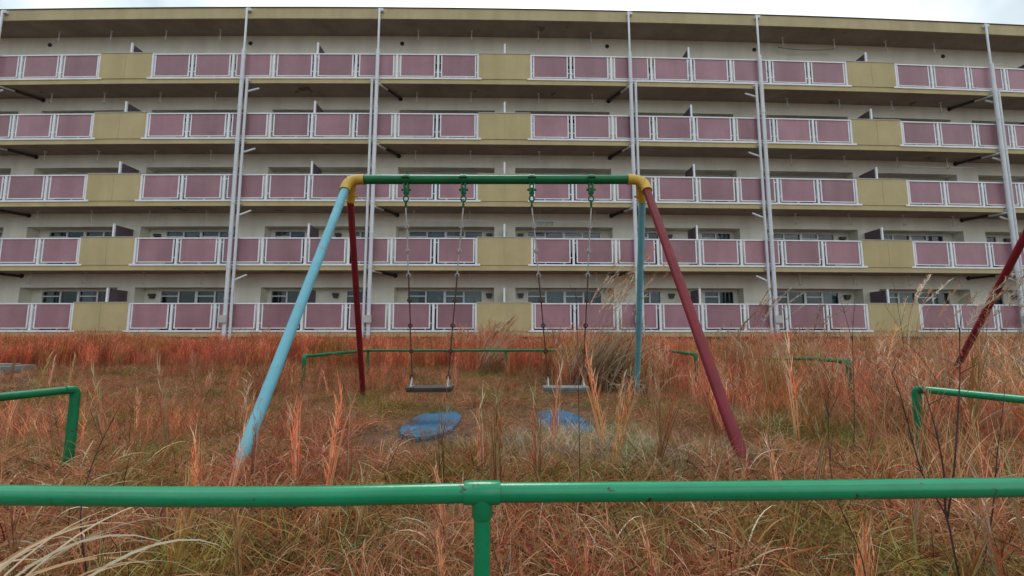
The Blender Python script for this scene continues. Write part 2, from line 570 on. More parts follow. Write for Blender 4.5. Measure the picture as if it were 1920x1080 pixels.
    # railings with pink panels
    for s in (-1, 1):
        for k in (0, 1):
            a = HW + k * PER; b = a + 8 * PP
            xa, xb = (a, b) if s > 0 else (-b, -a)
            mb = MB()
            mb.box(xa + 0.0, xb - 0.0, -0.055, 0.03, z + 1.075, z + 1.125, 8)
            mb.box(xa - 0.12, xb + 0.12, -0.085, -0.052, z - 0.035, z + 0.038, 8)
            rl = bpart(mb, 'balcony_railing', 'rail', (xa + xb) / 2, -0.04, z)
            for i in range(9):
                px = xa + i * PP
                if i == 0: px += 0.045
                if i == 8: px -= 0.045
                mb = MB(); mb.box(px - 0.045, px + 0.045, -0.05, 0.02, z + 0.04, z + 1.072)
                bpart(mb, 'post', 'rail', px, -0.03, z, rl)
            for i in range(8):
                p0 = xa + i * PP + 0.125; p1 = xa + (i + 1) * PP - 0.125
                mb = MB()
                mb.box(p0, p0 + 0.05, -0.035, -0.005, z + 0.10, z + 1.072)
                mb.box(p1 - 0.05, p1, -0.035, -0.005, z + 0.10, z + 1.072)
                mb.box(p0 + 0.05, p1 - 0.05, -0.035, -0.005, z + 0.10, z + 0.135)
                for (e0, e1) in ((p0 - 0.10, p0), (p1, p1 + 0.10)):
                    zz = z + (0.92 if j < 4 and (i % 3) else 0.30)
                    mb.box(e0, e1, -0.03, -0.012, zz, zz + 0.03)
                bpart(mb, 'panel_frame', 'rail', (p0 + p1) / 2, -0.02, z, rl)
                mb = MB(); mb.box(p0 + 0.05, p1 - 0.05, -0.026, -0.014, z + 0.135, z + 1.072)
                bpart(mb, 'infill_panel', 'panel', (p0 + p1) / 2, -0.02, z, rl)
    # screens between the balconies
    mid = HW + 4 * PP
    for c in (0, PER, -PER, mid, -mid, mid + PER, -mid - PER):
        mb = MB(); mb.box(c - 0.018, c + 0.018, 0.20, WD - 0.02, z + 0.02, z + 1.72)
        sc = bpart(mb, 'partition_screen', 'screen', c, 0.6, z)
        mb = MB(); mb.box(c - 0.035, c + 0.035, 0.13, 0.197, z - 0.03, z + 1.76)
        bpart(mb, 'post', 'rail', c, 0.16, z, sc)

# roof
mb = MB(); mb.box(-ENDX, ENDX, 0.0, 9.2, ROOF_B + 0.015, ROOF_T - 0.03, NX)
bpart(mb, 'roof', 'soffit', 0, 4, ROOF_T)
mb = MB(); mb.box(-ENDX - .05, ENDX + .05, -0.06, -0.002, ROOF_B, ROOF_T - 0.035, NX)
bpart(mb, 'roof_edge', 'roofyellow', 0, -.05, ROOF_T)
mb = MB(); mb.box(-ENDX - .08, ENDX + .08, -0.09, 0.25, ROOF_T - 0.033, ROOF_T + 0.0, NX)
bpart(mb, 'roof_coping', 'darkcap', 0, -.05, ROOF_T)
# end walls, back wall, base
for s in (-1, 1):
    mb = MB()
    a, b = (ENDX + .002, ENDX + 0.15) if s > 0 else (-ENDX - 0.15, -ENDX - .002)
    mb.box(a, b, WD + .03, 9.0, -EYE, ROOF_B)
    bpart(mb, 'end_wall', 'cream', s * ENDX, 4, -EYE)
mb = MB(); mb.box(-ENDX, ENDX, 9.003, 9.15, -EYE, ROOF_B, NX)
bpart(mb, 'rear_wall', 'cream', 0, 9, -EYE)
mb = MB(); mb.box(-ENDX, ENDX, 0.55, 0.8, -EYE - 0.1, sill(1) - 0.21, NX)
bpart(mb, 'foundation', 'found', 0, 0.6, -EYE)

# drain pipes
def drain(X, s2, kind):
    """X main pipe, s2 side of the second pipe, kind arm or stub"""
    zb = -EYE
    zr = sill(5) + 1.2
    mb = MB()
    mb.tube([(X, -0.19, zb), (X, -0.19, zr)], 0.078, 12)
    o = bpart(mb, 'drain_pipe', 'pvc', X, -0.19, zb)
    mb = MB()
    mb.tube([(X, -0.17, zr), (X, -0.17, ROOF_T - 0.16), (X, -0.12, ROOF_T - 0.12)], 0.045, 10)
    mb.box(X - 0.05, X + 0.16, -0.18, -0.062, ROOF_T - 0.24, ROOF_T - 0.12)
    bpart(mb, 'upper_pipe', 'pvc', X, -0.17, zr, o)
    X2 = X + s2 * 0.21
    mb = MB(); mb.tube([(X2, -0.16, zb), (X2, -0.16, sill(5) - 0.05)], 0.055, 10)
    bpart(mb, 'vent_pipe', 'pvc', X2, -0.16, zb, o)
    for j in range(1, 6):
        z = sill(j)
        mb = MB()
        lo, hi = min(X, X2) - 0.1, max(X, X2) + 0.09
        mb.box(lo, hi, -0.13, -0.09, z - 0.16, z - 0.12)
        for zz in (z - 0.12, z + 1.3):
            if zz < zr: mb.tube([(X, -0.19, zz - 0.05), (X, -0.19, zz + 0.05)], 0.088, 12)
        bpart(mb, 'pipe_bracket', 'pvc', X, -0.1, z, o)
        if j < 2: continue
        zj = sill(j) - 0.225
        if kind == 'arm':
            s = 1 if X > 0 else -1
            hx = 4.70 if abs(X) < 10 else 20.90
            p0 = Vector((X, -0.13, zj - 0.02)); p1 = Vector((s * hx, WD - 0.03, sill(j - 1) + 2.37))
            pm = p0.lerp(p1, 0.42)
            mb = MB(); mb.tube([p0, pm], 0.05, 8)
            bpart(mb, 'arm_pipe', 'pvc', X, 0, zj, o)
            mb = MB(); mb.tube([pm, p1], 0.055, 8)
            bpart(mb, 'rubber_duct', 'duct', X, 0.5, zj, o)
        st = -1 if X > 0 else 1
        if kind == 'stub':
            mb = MB(); mb.tube([(X2, -0.12, zj - 0.42), (X2 + st * 0.38, 0.08, zj - 0.16)], 0.042, 8)
            bpart(mb, 'stub_pipe', 'pvc', X2, 0, zj, o)
        elif abs(X) > 20:
            mb = MB(); mb.tube([(X2, -0.12, zj - 0.42), (X2 + st * 0.38, 0.08, zj - 0.16)], 0.042, 8)
            bpart(mb, 'stub_pipe', 'pvc', X2, 0, zj, o)
    mb = MB(); mb.box(X - 0.15, X + 0.15, -0.36, -0.272, 0.42, 0.72)
    bx = bpart(mb, 'junction_box', 'box', X, -0.3, 0.5, o)
P3, P2, P1 = HW + 2.45 * PP, HW + 5.70 * PP, 2 * HW + 8 * PP + HW + 2.55 * PP
drain(-P3, -1, 'arm'); drain(P3, 1, 'arm')
drain(-P2, 1, 'stub'); drain(P2, -1, 'stub')
drain(-P1, -1, 'arm'); drain(P1, 1, 'arm')
drain(P1 + 5.7, 1, 'stub'); drain(-P1 - 5.7, 1, 'stub')

# laundry poles lying on the hooks
def pole(x0, x1, j, label, sag=0.0, m='pvc', r=0.016):
    top = (sill(j + 1) - 0.205) if j < 5 else ROOF_B + 0.015
    z = top - 0.50 + 0.03 + 0.016 + r
    mb = MB()
    pts = [(x0 + (x1 - x0) * i / 6, 0.60, z - sag * (1 - ((i - 3) / 3) ** 2)) for i in range(7)]
    mb.tube(pts, r, 6)
    o = mb.build('laundry_pole', M[m], None, W((x0 + x1) / 2, 0.6, z), W)
    return tag(o, label, 'pole', 'laundry poles under the balcony ceilings')
pole(-4.15, -0.75, 2, 'straight white laundry pole over the second floor window left of the middle')
pole(1.2, 4.1, 2, 'slightly sagging laundry pole with a teal peg hanger, second floor right of the middle', 0.05)
pole(17.9, 21.3, 3, 'long laundry pole on the third floor beside the right ochre parapet', 0.03)
# cable under the top ceiling
pk = 12.6
mb = MB(); mb.tube([(pk + 2.7 * i / 8, 0.8, ROOF_B - 0.38 - 0.09 * (1 - ((i - 4) / 4) ** 2) * 1.0) for i in range(9)], 0.012, 5)
o = mb.build('slack_cable', M['duct'], None, W(pk + 1.3, 0.8, ROOF_B - 0.4), W)
tag(o, 'dark slack cable strung between two hooks under the top floor ceiling', 'cable')
# peg hanger
top2 = sill(3) - 0.205 - 0.50
mb = MB()
for i in range(9):
    xx = 1.45 + i * 0.075
    mb.tube([(xx, 0.58, top2 + 0.01), (xx + 0.02 * math.sin(i * 2), 0.58, top2 - 0.10 - 0.02 * (i % 3))], 0.012, 5)
mb.box(1.4, 2.1, 0.57, 0.59, top2 - 0.02, top2 + 0.012)
o = mb.build('peg_hanger', M['teal'], None, W(1.75, 0.58, top2), W)
tag(o, 'teal plastic peg hanger dangling on the second floor pole right of the middle', 'hanger')

# ---------------------------------------------------------------- guard rails
RZ = 0.55
def post(pt, root, m, r=0.021, top=RZ, lean=(0, 0), name='post'):
    mb = MB(); mb.tube([(pt[0], pt[1], -0.15), (pt[0] + lean[0], pt[1] + lean[1], top - 0.02)], r, 16)
    return mb.build(name, M[m], root, (pt[0], pt[1], 0))
def tee(pt, d, root, m, r, z, w=0.080):
    d = Vector(d).normalized(); c = Vector((pt[0], pt[1], z))
    mb = MB()
    a, b = c - d * w / 2, c + d * w / 2
    mb.tube([a, a + d * 0.004, b - d * 0.004, b], [r * 1.12, r * 1.2, r * 1.2, r * 1.12], 20)
    mb.tube([c, c - Vector((0, 0, r * 2.35)), c - Vector((0, 0, r * 2.5))], [r * 1.1, r * 1.1, r * 1.0], 18)
    return mb.build('pipe_joint', M[m], root, tuple(c))
def elbow(p, d1, d2, root, m, r, L_=0.09):
    p = Vector(p); d1 = Vector(d1).normalized(); d2 = Vector(d2).normalized()
    pts = [p + d1 * L_ + 0 * d1]
    for i in range(7):
        t = i / 6
        pts.append((p + d1 * L_ * .6) * (1 - t) ** 2 + p * 2 * t * (1 - t) + (p + d2 * L_ * .6) * t * t)
    pts.append(p + d2 * L_)
    mb = MB(); mb.tube(pts, r, 16)
    return mb.build('elbow', M[m], root, tuple(p))

fr = thing('guard_rail', (-0.07, 0.985, 0), 'green pipe guard rail with water drops running across the foreground', 'railing', 'green pipe rails round the swings')
RR = 0.0208
front = [(-2.86, 1.02, RZ), (-1.9, 0.985, RZ + 0.006), (-1.165, 0.975, RZ - 0.001), (-0.57, 0.972, RZ - 0.004), (-0.075, 0.985, RZ)]
front2 = [(-0.06, 0.985, RZ), (0.57, 0.998, RZ), (1.19, 1.015, RZ + 0.002), (2.0, 1.03, RZ + 0.004), (2.97, 1.05, RZ)]
mb = MB(); mb.tube(smooth_path(front, 5)[:-1] + [Vector(front[-1])], RR, 28); mb.build('rail', M['green'], fr, front[2])
mb = MB(); mb.tube(smooth_path(front2, 5), RR, 28); mb.build('rail', M['green'], fr, front2[1])
post((-0.066, 0.985), fr, 'green', 0.0182)
tee((-0.066, 0.985), (1, 0.01, 0), fr, 'green', RR, RZ)
# side rails reaching back from the front corners
mb = MB(); mb.tube([(-2.86, 1.02, RZ), (-2.83, 2.4, RZ), (-2.76, 2.72, RZ)], RR * 1.15, 18); mb.build('rail', M['greenold'], fr, (-2.83, 2, RZ))
elbow((-2.755, 2.745, RZ), (-0.15, -1, 0), (0, 0, -1), fr, 'greenold', RR * 1.25, 0.06)
post((-2.755, 2.745), fr, 'greenold', 0.026)
mb = MB(); mb.tube([(2.97, 1.05, RZ), (2.72, 2.3, RZ), (2.58, 2.74, RZ)], RR * 1.05, 18); mb.build('rail', M['green'], fr, (2.8, 2, RZ))
elbow((2.57, 2.77, RZ), (0.3, -1, 0), (0, 0, -1), fr, 'greenold', RR * 1.15, 0.06)
post((2.57, 2.77), fr, 'greenold', 0.024)
for sx, sy in ((-2.86, 1.02), (2.97, 1.05)):
    elbow((sx, sy, RZ), (1 if sx < 0 else -1, 0, 0), (0, 1, 0), fr, 'green', RR * 1.15, 0.07)
    post((sx, sy), fr, 'green', 0.0205)
# drops hanging below the front rail
mb = MB()
for i in range(150):
    x = rnd.uniform(-1.3, 1.3)
    zc = np.interp(x, [-1.165, -0.57, -0.066, 0.57, 1.19], [RZ - .001, RZ - .004, RZ, RZ, RZ + .002])
    yc = np.interp(x, [-1.165, -0.57, -0.066, 0.57, 1.19], [.975, .972, .985, .998, 1.015])
    a = rnd.uniform(-0.5, 0.5)
    rr = rnd.uniform(0.0009, 0.0022)
    mb.ball((x, yc + RR * math.sin(a) * 1.0, zc - RR * math.cos(a) - rr * .3), rr, rr * 1.3)
tag(mb.build('water_drops', M['drop'], fr, (0, 1, RZ)), kind='stuff')

rr_ = thing('guard_rail', (-0.13, 8.89, 0), 'distant green guard rail behind the swings, half hidden by grass', 'railing', 'green pipe rails round the swings')
r2 = 0.027
mb = MB(); mb.tube([(-3.19, 6.62, RZ), (-2.97, 8.86, RZ)], r2, 12); mb.build('rail', M['greenold'], rr_, (-3.1, 7.5, RZ))
mb = MB(); mb.tube([(-2.97, 8.89, RZ), (3.2, 8.95, RZ)], r2, 12); mb.build('rail', M['greenold'], rr_, (0, 8.9, RZ))
mb = MB(); mb.tube([(3.2, 8.95, RZ), (3.02, 7.1, RZ)], r2, 12); mb.build('rail', M['greenold'], rr_, (3.1, 8, RZ))
for p in ((-3.19, 6.62), (-2.97, 8.89), (-0.13, 8.92), (3.2, 8.95), (3.02, 7.1)): post(p, rr_, 'greenold', 0.027)
elbow((-3.19, 6.62, RZ), (0.1, 1, 0), (0, 0, -1), rr_, 'greenold', r2 * 1.2, 0.07)
elbow((3.02, 7.1, RZ), (0.1, 1, 0), (0, 0, -1), rr_, 'greenold', r2 * 1.2, 0.07)
tee((-0.13, 8.92), (1, 0.01, 0), rr_, 'greenold', r2, RZ, 0.1)

rg = thing('guard_rail', (4.18, 5.38, 0), 'short end of a green rail beside the second swing on the right', 'railing', 'green pipe rails round the swings')
mb = MB(); mb.tube([(4.18, 5.38, RZ), (4.42, 6.3, RZ - 0.02), (5.0, 8.6, RZ - 0.15)], r2, 12); mb.build('rail', M['greenold'], rg, (4.5, 6.5, RZ))
mb = MB(); mb.tube([(5.0, 8.6, RZ - 0.15), (10.5, 8.9, RZ - 0.18)], 0.022, 10); mb.build('rail', M['greenold'], rg, (7, 8.6, RZ))
post((4.18, 5.38), rg, 'greenold', 0.027); post((5.0, 8.6), rg, 'greenold', 0.022, RZ - 0.15); post((10.5, 8.9), rg, 'greenold', 0.022, RZ - 0.18)
elbow((4.18, 5.38, RZ), (0.2, 1, 0), (0, 0, -1), rg, 'greenold', r2 * 1.25, 0.08)

# ---------------------------------------------------------------- swing frame
BY, BZ = 4.55, 2.585
EXL, EXR = -1.80, 1.44
FEET = {'fl': (-1.745, 2.72, -0.1), 'fr': (1.525, 2.80, -0.1), 'bl': (-2.19, 6.42, -0.1), 'br': (1.83, 6.42, -0.1)}
sw = thing('swing_set', (-0.18, BY, 0), 'swing frame with green bar, yellow elbows and light blue and crimson legs', 'swing frame', 'playground swing frames')
mb = MB(); mb.tube([(EXL + 0.13, BY, BZ), (EXR - 0.13, BY, BZ)], 0.050, 24); mb.build('crossbar', M['greenbar'], sw, (-0.18, BY, BZ))
def leg_mesh(top, foot, r, m, jm='yel', side=1):
    top = Vector(top); foot = Vector(foot)
    mb = MB(); mb.tube([top, foot], r, 20)
    return mb.build('leg', M[m], sw, tuple(foot))
for side, ex, f_, b_, cf, cb in ((-1, EXL, 'fl', 'bl', 'skyblue', 'red'), (1, EXR, 'fr', 'br', 'red', 'skyblue')):
    corner = Vector((ex, BY, BZ))
    df = (Vector(FEET[f_]) - corner).normalized(); db = (Vector(FEET[b_]) - corner).normalized()
    bar_in = Vector((ex - side * 0.17, BY, BZ))
    # curved yellow elbow from the bar to the front leg, with a socket for the rear leg
    mb = MB(); pts = []
    p_end = corner + df * 0.20
    for i in range(11):
        t = i / 10
        pts.append(bar_in * (1 - t) ** 2 + (corner + Vector((side * 0.03, 0, 0.015))) * 2 * t * (1 - t) + p_end * t * t)
    mb.tube(pts, [0.058] + [0.054] * 9 + [0.056], 20)
    s0 = corner + Vector((-side * 0.03, 0.02, -0.03))
    s1 = corner + db * 0.25
    mb.tube([s0, s0.lerp(s1, .5), s1], [0.046, 0.044, 0.047], 18)
    mb.tube([s1 + Vector((-side * 0.05, -0.02, 0.05)), s1 + Vector((-side * 0.095, -0.02, 0.05))], 0.012, 8)
    mb.build('elbow', M['yel'], sw, tuple(corner))
    leg_mesh(corner + df * 0.19, FEET[f_], 0.0415, cf)
    leg_mesh(corner + db * 0.24, FEET[b_], 0.038, cb)

CHX = [(-1.165, -0.535), (0.215, 0.865)]
SEATX = [(-0.86, 0.225), (0.56, 0.22)]
SZ = 0.33
HB = BZ - 0.31          # bottom of a hanger
for pair in CHX:
    for x in pair:
        mb = MB()
        mb.tube([(x - 0.028, BY, BZ), (x + 0.028, BY, BZ)], 0.057, 20)
        mb.tube([(x, BY, BZ + 0.055), (x, BY, BZ + 0.082)], 0.014, 8)
        mb.tube([(x - 0.04, BY - 0.063, BZ + 0.01), (x + 0.04, BY - 0.063, BZ + 0.01)], 0.012, 8)
        mb.box(x - 0.027, x - 0.012, BY - 0.03, BY + 0.03, BZ - 0.16, BZ - 0.045)
        mb.box(x + 0.012, x + 0.027, BY - 0.03, BY + 0.03, BZ - 0.16, BZ - 0.045)
        mb.tube([(x - 0.05, BY, BZ - 0.115), (x + 0.05, BY, BZ - 0.115)], 0.014, 8)
        mb.tube([(x, BY, BZ - 0.10), (x, BY, BZ - 0.18)], [0.03, 0.018], 10)
        h = mb.build('hanger', M['greenbar'], sw, (x, BY, BZ))
        mb = MB(); mb.torus((x, BY, BZ - 0.215), 0.027, 0.0085, 'y', 16, 8, 1.25)
        mb.build('shackle', M['greenbar'], h, (x, BY, BZ - 0.21))

for si, (pair, (sx, shw)) in enumerate(zip(CHX, SEATX)):
    root = thing('swing', (sx, BY, SZ),
                 'left swing with dark weathered seat on jointed rods' if si == 0 else 'right swing with pale greenish seat partly hidden by tall grass', 'swing', 'swings hanging from the frame')
    for q, x in enumerate(pair):
        top = Vector((x, BY, BZ - 0.262)); bot = Vector((sx + (-1 if q == 0 else 1) * (shw - 0.035), BY, SZ + 0.115))
        n = 7
        for i in range(n):
            a = top.lerp(bot, i / n); b = top.lerp(bot, (i + 1) / n)
            a = a + Vector((0.0022 * math.sin(i * 2.1 + q), 0, 0)) if i else a
            mt = 'greenbar' if i == 0 else ('steel' if i < 3 else 'darkrod')
            d = (b - a).normalized()
            mb = MB()
            if i == 0:
                mb.torus(a, 0.024, 0.008, 'x', 14, 6); b2_ = b
                mb.tube([a - Vector((0, 0, 0.024)), a - Vector((0, 0, 0.06))], [0.015, 0.007], 8)
                mb.build('rod_link', M['greenbar'], root, tuple(a))
                mb = MB(); mb.tube([a - Vector((0, 0, 0.06)), b + d * -0.022], 0.0085, 8)
                mb.torus(b, 0.020, 0.007, 'y', 12, 6)
                mb.build('rod_link', M['steel'], root, tuple(a))
            else:
                mb.torus(a + d * 0.010, 0.018, 0.0065, 'x', 12, 6)
                mb.tube([a + d * 0.026, b - d * 0.022], 0.0078 if i < 4 else 0.0068, 8)
                mb.torus(b, 0.020, 0.007, 'y', 12, 6)
                mb.build('rod_link', M[mt], root, tuple(a))
        mb = MB()
        s_ = -1 if q == 0 else 1
        mb.tube([bot - Vector((0, 0, 0.012)), (bot.x, BY - 0.03, SZ + 0.06), (bot.x, BY - 0.07, SZ + 0.022)], 0.009, 8)
        mb.tube([bot - Vector((0, 0, 0.012)), (bot.x, BY + 0.03, SZ + 0.06), (bot.x, BY + 0.07, SZ + 0.022)], 0.009, 8)
        mb.box(bot.x - 0.012, bot.x + 0.012, BY - 0.085, BY + 0.085, SZ + 0.019, SZ + 0.024)
        mb.build('seat_bracket', M['bracket'], root, tuple(bot))
    mb = MB()
    sh = 0.235
    mb.box(sx - sh, sx + sh, BY - 0.10, BY + 0.10, SZ - 0.010, SZ + 0.018, 4)
    mb.box(sx - sh + 0.006, sx + sh - 0.006, BY - 0.094, BY + 0.094, SZ - 0.032, SZ - 0.0105)
    so_ = mb.build('seat', M['seat' if si == 0 else 'seatg'], root, (sx, BY, SZ))
    bev = so_.modifiers.new('bevel', 'BEVEL'); bev.width = 0.005; bev.segments = 2

# second swing frame on the right, mostly outside the picture
def children(o): return [c for c in bpy.data.objects if c.parent == o]
def copy_tree(o, parent=None):
    c = o.copy(); C.objects.link(c)
    if parent: c.parent = parent
    for ch in children(o): copy_tree(ch, c)
    return c
sw2 = copy_tree(sw)
phi = R(-21.5)
corner = Vector((EXL, BY)) - Vector((-0.18, BY))
rc = Vector((corner.x * math.cos(phi) - corner.y * math.sin(phi), corner.x * math.sin(phi) + corner.y * math.cos(phi)))
sw2.location = (5.97 - rc.x, 4.55 - rc.y, 0)
sw2.rotation_euler = (0, 0, phi)
sw2['label'] = 'second swing frame at the right edge, only one dark red leg in view'

# ---------------------------------------------------------------- rubber mats under the swings
def rubber_mat(cx, cy, w, l, rot, label):
    mb = MB(); n = 40
    top = []; bot = []
    for i in range(n):
        a = 2 * math.pi * i / n
        ca, sa = math.cos(a), math.sin(a)
        e = 2 / 2.3
        x = math.copysign(abs(ca) ** e, ca) * w / 2; y = math.copysign(abs(sa) ** e, sa) * l / 2
        X = cx + x * math.cos(rot) - y * math.sin(rot); Y = cy + x * math.sin(rot) + y * math.cos(rot)
        top.append((X, Y, 0.012)); bot.append((X, Y, -0.06))
    mb.v = top + bot
    mb.f = [tuple(range(n))] + [(i, i + n, (i + 1) % n + n, (i + 1) % n) for i in range(n)]
    mb.sm = [False] * (n + 1)
    tag(mb.build('rubber_mat', M['mat'], None, (cx, cy, 0)), label, 'mat', 'blue rubber mats under the swings')
MATS = [(-0.80, 4.42, 0.52, 1.25, -0.04), (0.50, 4.50, 0.52, 1.20, 0.10)]
rubber_mat(*MATS[0], 'scuffed blue rubber mat on the ground under the left swing')
rubber_mat(*MATS[1], 'blue rubber mat on the ground under the right swing')

# concrete slab far left
mb = MB(); mb.box(-13.2, -11.35, 9.6, 10.3, 0.0, 0.16); mb.box(-12.9, -11.6, 9.75, 10.2, 0.16, 0.2)
o = mb.build('concrete_slab', M['conc'], None, (-12.2, 9.9, 0)); tag(o, 'low grey concrete slab in the orange grass at the left edge', 'slab')

# ---------------------------------------------------------------- vegetation
PAL = {
 'straw': [(0.523, 0.318, 0.180), (0.453, 0.256, 0.137), (0.592, 0.389, 0.249), (0.383, 0.203, 0.112)],
 'red': [(0.467, 0.175, 0.114), (0.392, 0.130, 0.078), (0.533, 0.235, 0.150), (0.308, 0.096, 0.062)],
 'orange': [(0.745, 0.265, 0.157), (0.661, 0.216, 0.117), (0.794, 0.334, 0.211), (0.553, 0.167, 0.104)],
 'olive': [(0.301, 0.257, 0.094), (0.245, 0.231, 0.086), (0.348, 0.291, 0.128)],
 'green': [(0.150, 0.231, 0.077), (0.190, 0.248, 0.112)],
 'pale': [(0.656, 0.576, 0.452), (0.692, 0.642, 0.519), (0.585, 0.480, 0.365)],
 'dark': [(0.095, 0.042, 0.030), (0.127, 0.069, 0.043)],  # dark blades, also mixed in as painted deep shade between the leaves
}
def pick(mix, rg=rnd):
    r = rg.random() * sum(w for _, w in mix)
    for k, w in mix:
        r -= w
        if r <= 0: break
    c = rg.choice(PAL[k]); g = rg.uniform(0.8, 1.2)
    return tuple(x * g for x in c)

def blade(mb, x, y, z, L_, tilt, az, droop, w, col, n=4, wn=None):
    d = Vector((math.cos(az) * math.sin(tilt), math.sin(az) * math.sin(tilt), math.cos(tilt)))
    p = Vector((x, y, z)); pts = [p.copy()]
    hz = Vector((-math.sin(az), math.cos(az), 0)); tm = tilt + droop * .5
    up_ = Vector((math.cos(az) * math.sin(tm), math.sin(az) * math.sin(tm), math.cos(tm))).cross(hz)
    ph = rnd.uniform(0, 3.14)
    side = (hz * math.cos(ph) + up_ * math.sin(ph)).normalized()
    t = tilt
    for i in range(n):
        t += droop / n * (0.5 + i / n)
        d = Vector((math.cos(az) * math.sin(t), math.sin(az) * math.sin(t), math.cos(t)))
        p = p + d * (L_ / n)
        if p.z < 0.004: p.z = 0.004 + rnd.uniform(0, 0.01)
        pts.append(p.copy())
    mb.ribbon(pts, w, side, col)

protos = {}
def proto(kind, var, fn):
    mb = MB(); fn(mb)
    o = mb.build('grass_tuft', M['grass'] if kind != 'pale' else M['straw'], None, (0, 0, 0), None, False)
    protos.setdefault(kind, []).append(o)

def short_tuft(mix, n=60, rad=0.20, l0=0.10, l1=0.30, w=0.0045):
    def fn(mb):
        for i in range(n):
            r = rad * math.sqrt(rnd.random()); a = rnd.uniform(0, 6.283)
            blade(mb, r * math.cos(a), r * math.sin(a), 0, rnd.uniform(l0, l1), rnd.uniform(0.1, 1.1), rnd.uniform(0, 6.283),
                  rnd.uniform(0.2, 1.6), w * rnd.uniform(.6, 1.3), pick(mix), 4)
    return fn
def thatch(mix, n=80, rad=0.25, w=0.0048):
    def fn(mb):
        for i in range(n):
            r = rad * math.sqrt(rnd.random()); a = rnd.uniform(0, 6.283)
            blade(mb, r * math.cos(a), r * math.sin(a), rnd.uniform(0.0, 0.07), rnd.uniform(0.08, 0.26), rnd.uniform(0.9, 1.7), rnd.uniform(0, 6.283),
                  rnd.uniform(-.4, .9), w * rnd.uniform(.6, 1.4), pick(mix), 3)
    return fn
def tall_tuft(mix, n=34, rad=0.13, l0=0.45, l1=0.85, w=0.0035, fuzz=3, tl=0.16):
    def fn(mb):
        for i in range(n):
            r = rad * math.sqrt(rnd.random()); a = rnd.uniform(0, 6.283)
            L_ = rnd.uniform(l0, l1); t = abs(rnd.gauss(0, tl)); az = rnd.uniform(0, 6.283); c = pick(mix)
            x, y = r * math.cos(a), r * math.sin(a)
            dr = rnd.uniform(0, .35)
            blade(mb, x, y, 0, L_, t, az, dr, w, c, 4)
            for k in range(fuzz):
                h = rnd.uniform(0.35, 0.95) * L_; tt = t + dr * .3
                blade(mb, x + math.cos(az) * math.sin(tt) * h, y + math.sin(az) * math.sin(tt) * h, math.cos(tt) * h,
                      rnd.uniform(0.06, 0.16), rnd.uniform(0.1, 0.6), rnd.uniform(0, 6.283), rnd.uniform(0, .8), w * 1.3, tuple(min(1, q * 1.15) for q in c), 2)
    return fn
def stalk_sheaf(mix, n=9, l0=0.45, l1=0.8):
    """a narrow pinkish sheaf of broomsedge: stems with close leaves and fluff"""
    def fn(mb):
        lean = rnd.uniform(0, 0.25); laz = rnd.uniform(0, 6.283)
        for i in range(n):
            x, y = rnd.gauss(0, .012), rnd.gauss(0, .012); L_ = rnd.uniform(l0, l1); c = pick(mix)
            blade(mb, x, y, 0, L_, lean + rnd.uniform(-.05, .05), laz, rnd.uniform(0, .35), 0.008, c, 5)
            for k in range(5):
                h = rnd.uniform(0.2, 0.95) * L_
                blade(mb, x + math.cos(laz) * math.sin(lean) * h, y + math.sin(laz) * math.sin(lean) * h, math.cos(lean) * h,
                      rnd.uniform(0.05, 0.2), rnd.uniform(0.05, 0.35), rnd.uniform(0, 6.283), rnd.uniform(0, .6), 0.006, tuple(min(1, q * 1.1) for q in c), 3)
    return fn
def leafy(mix, n=30, l0=0.4, l1=0.9, w=0.009):
    def fn(mb):
        for i in range(n):
            blade(mb, rnd.gauss(0, .05), rnd.gauss(0, .05), 0, rnd.uniform(l0, l1), rnd.uniform(0.05, 0.6), rnd.uniform(0, 6.283), rnd.uniform(0.5, 2.4), w * rnd.uniform(.5, 1.2), pick(mix), 7)
    return fn

mixA = [('straw', 4.5), ('red', 3.4), ('olive', 1.5), ('pale', .7), ('dark', 1.6), ('green', .3)]
mixB = [('straw', 3), ('olive', 3.5), ('red', 1.5), ('green', .9), ('pale', .5), ('dark', 1)]
mixR = [('red', 6), ('straw', 1.5), ('orange', 2), ('dark', 1.5)]
mixO = [('orange', 7), ('red', 3), ('straw', 1)]
mixT = [('straw', 4), ('orange', 1.5), ('red', 2.5), ('pale', 1)]
mixP = [('pale', 5), ('straw', 3), ('olive', 1)]
for v in range(4): proto('shortA', v, short_tuft(mixA))
for v in range(4): proto('shortB', v, short_tuft(mixB))
for v in range(3): proto('thatchA', v, thatch(mixA))
for v in range(3): proto('thatchB', v, thatch(mixB))
for v in range(4): proto('tallO', v, tall_tuft(mixO, 44, 0.17, 0.42, 0.80, 0.006, 3, .12))
for v in range(4): proto('tallR', v, tall_tuft(mixR, 22, 0.12, 0.28, 0.55, 0.0028, 4, .22))
for v in range(3): proto('tallT', v, tall_tuft(mixT, 30, 0.14, 0.4, 0.85, 0.005, 4, .25))
for v in range(4): proto('sheaf', v, stalk_sheaf([('straw', 4.5), ('orange', 1.2), ('red', 1.5), ('pale', 1.2)]))
for v in range(3): proto('pale', v, short_tuft([('pale', 4), ('straw', 1), ('olive', 1.5), ('green', .6)], 60, .16, .12, .34, .0045))
for v in range(2): proto('greenT', v, short_tuft([('green', 5), ('olive', 3)], 26, .10, .12, .30, .006))

G = np.random.default_rng(3).random((64, 64))
def vnoise(x, y, s, o=0):
    x = x * s + 13.7 + o; y = y * s + 5.3 + o * 1.7
    xi, yi = math.floor(x), math.floor(y); fx, fy = x - xi, y - yi
    fx = fx * fx * (3 - 2 * fx); fy = fy * fy * (3 - 2 * fy)
    g = lambda a, b: G[a % 64, b % 64]
    return (g(xi, yi) * (1 - fx) + g(xi + 1, yi) * fx) * (1 - fy) + (g(xi, yi + 1) * (1 - fx) + g(xi + 1, yi + 1) * fx) * fy

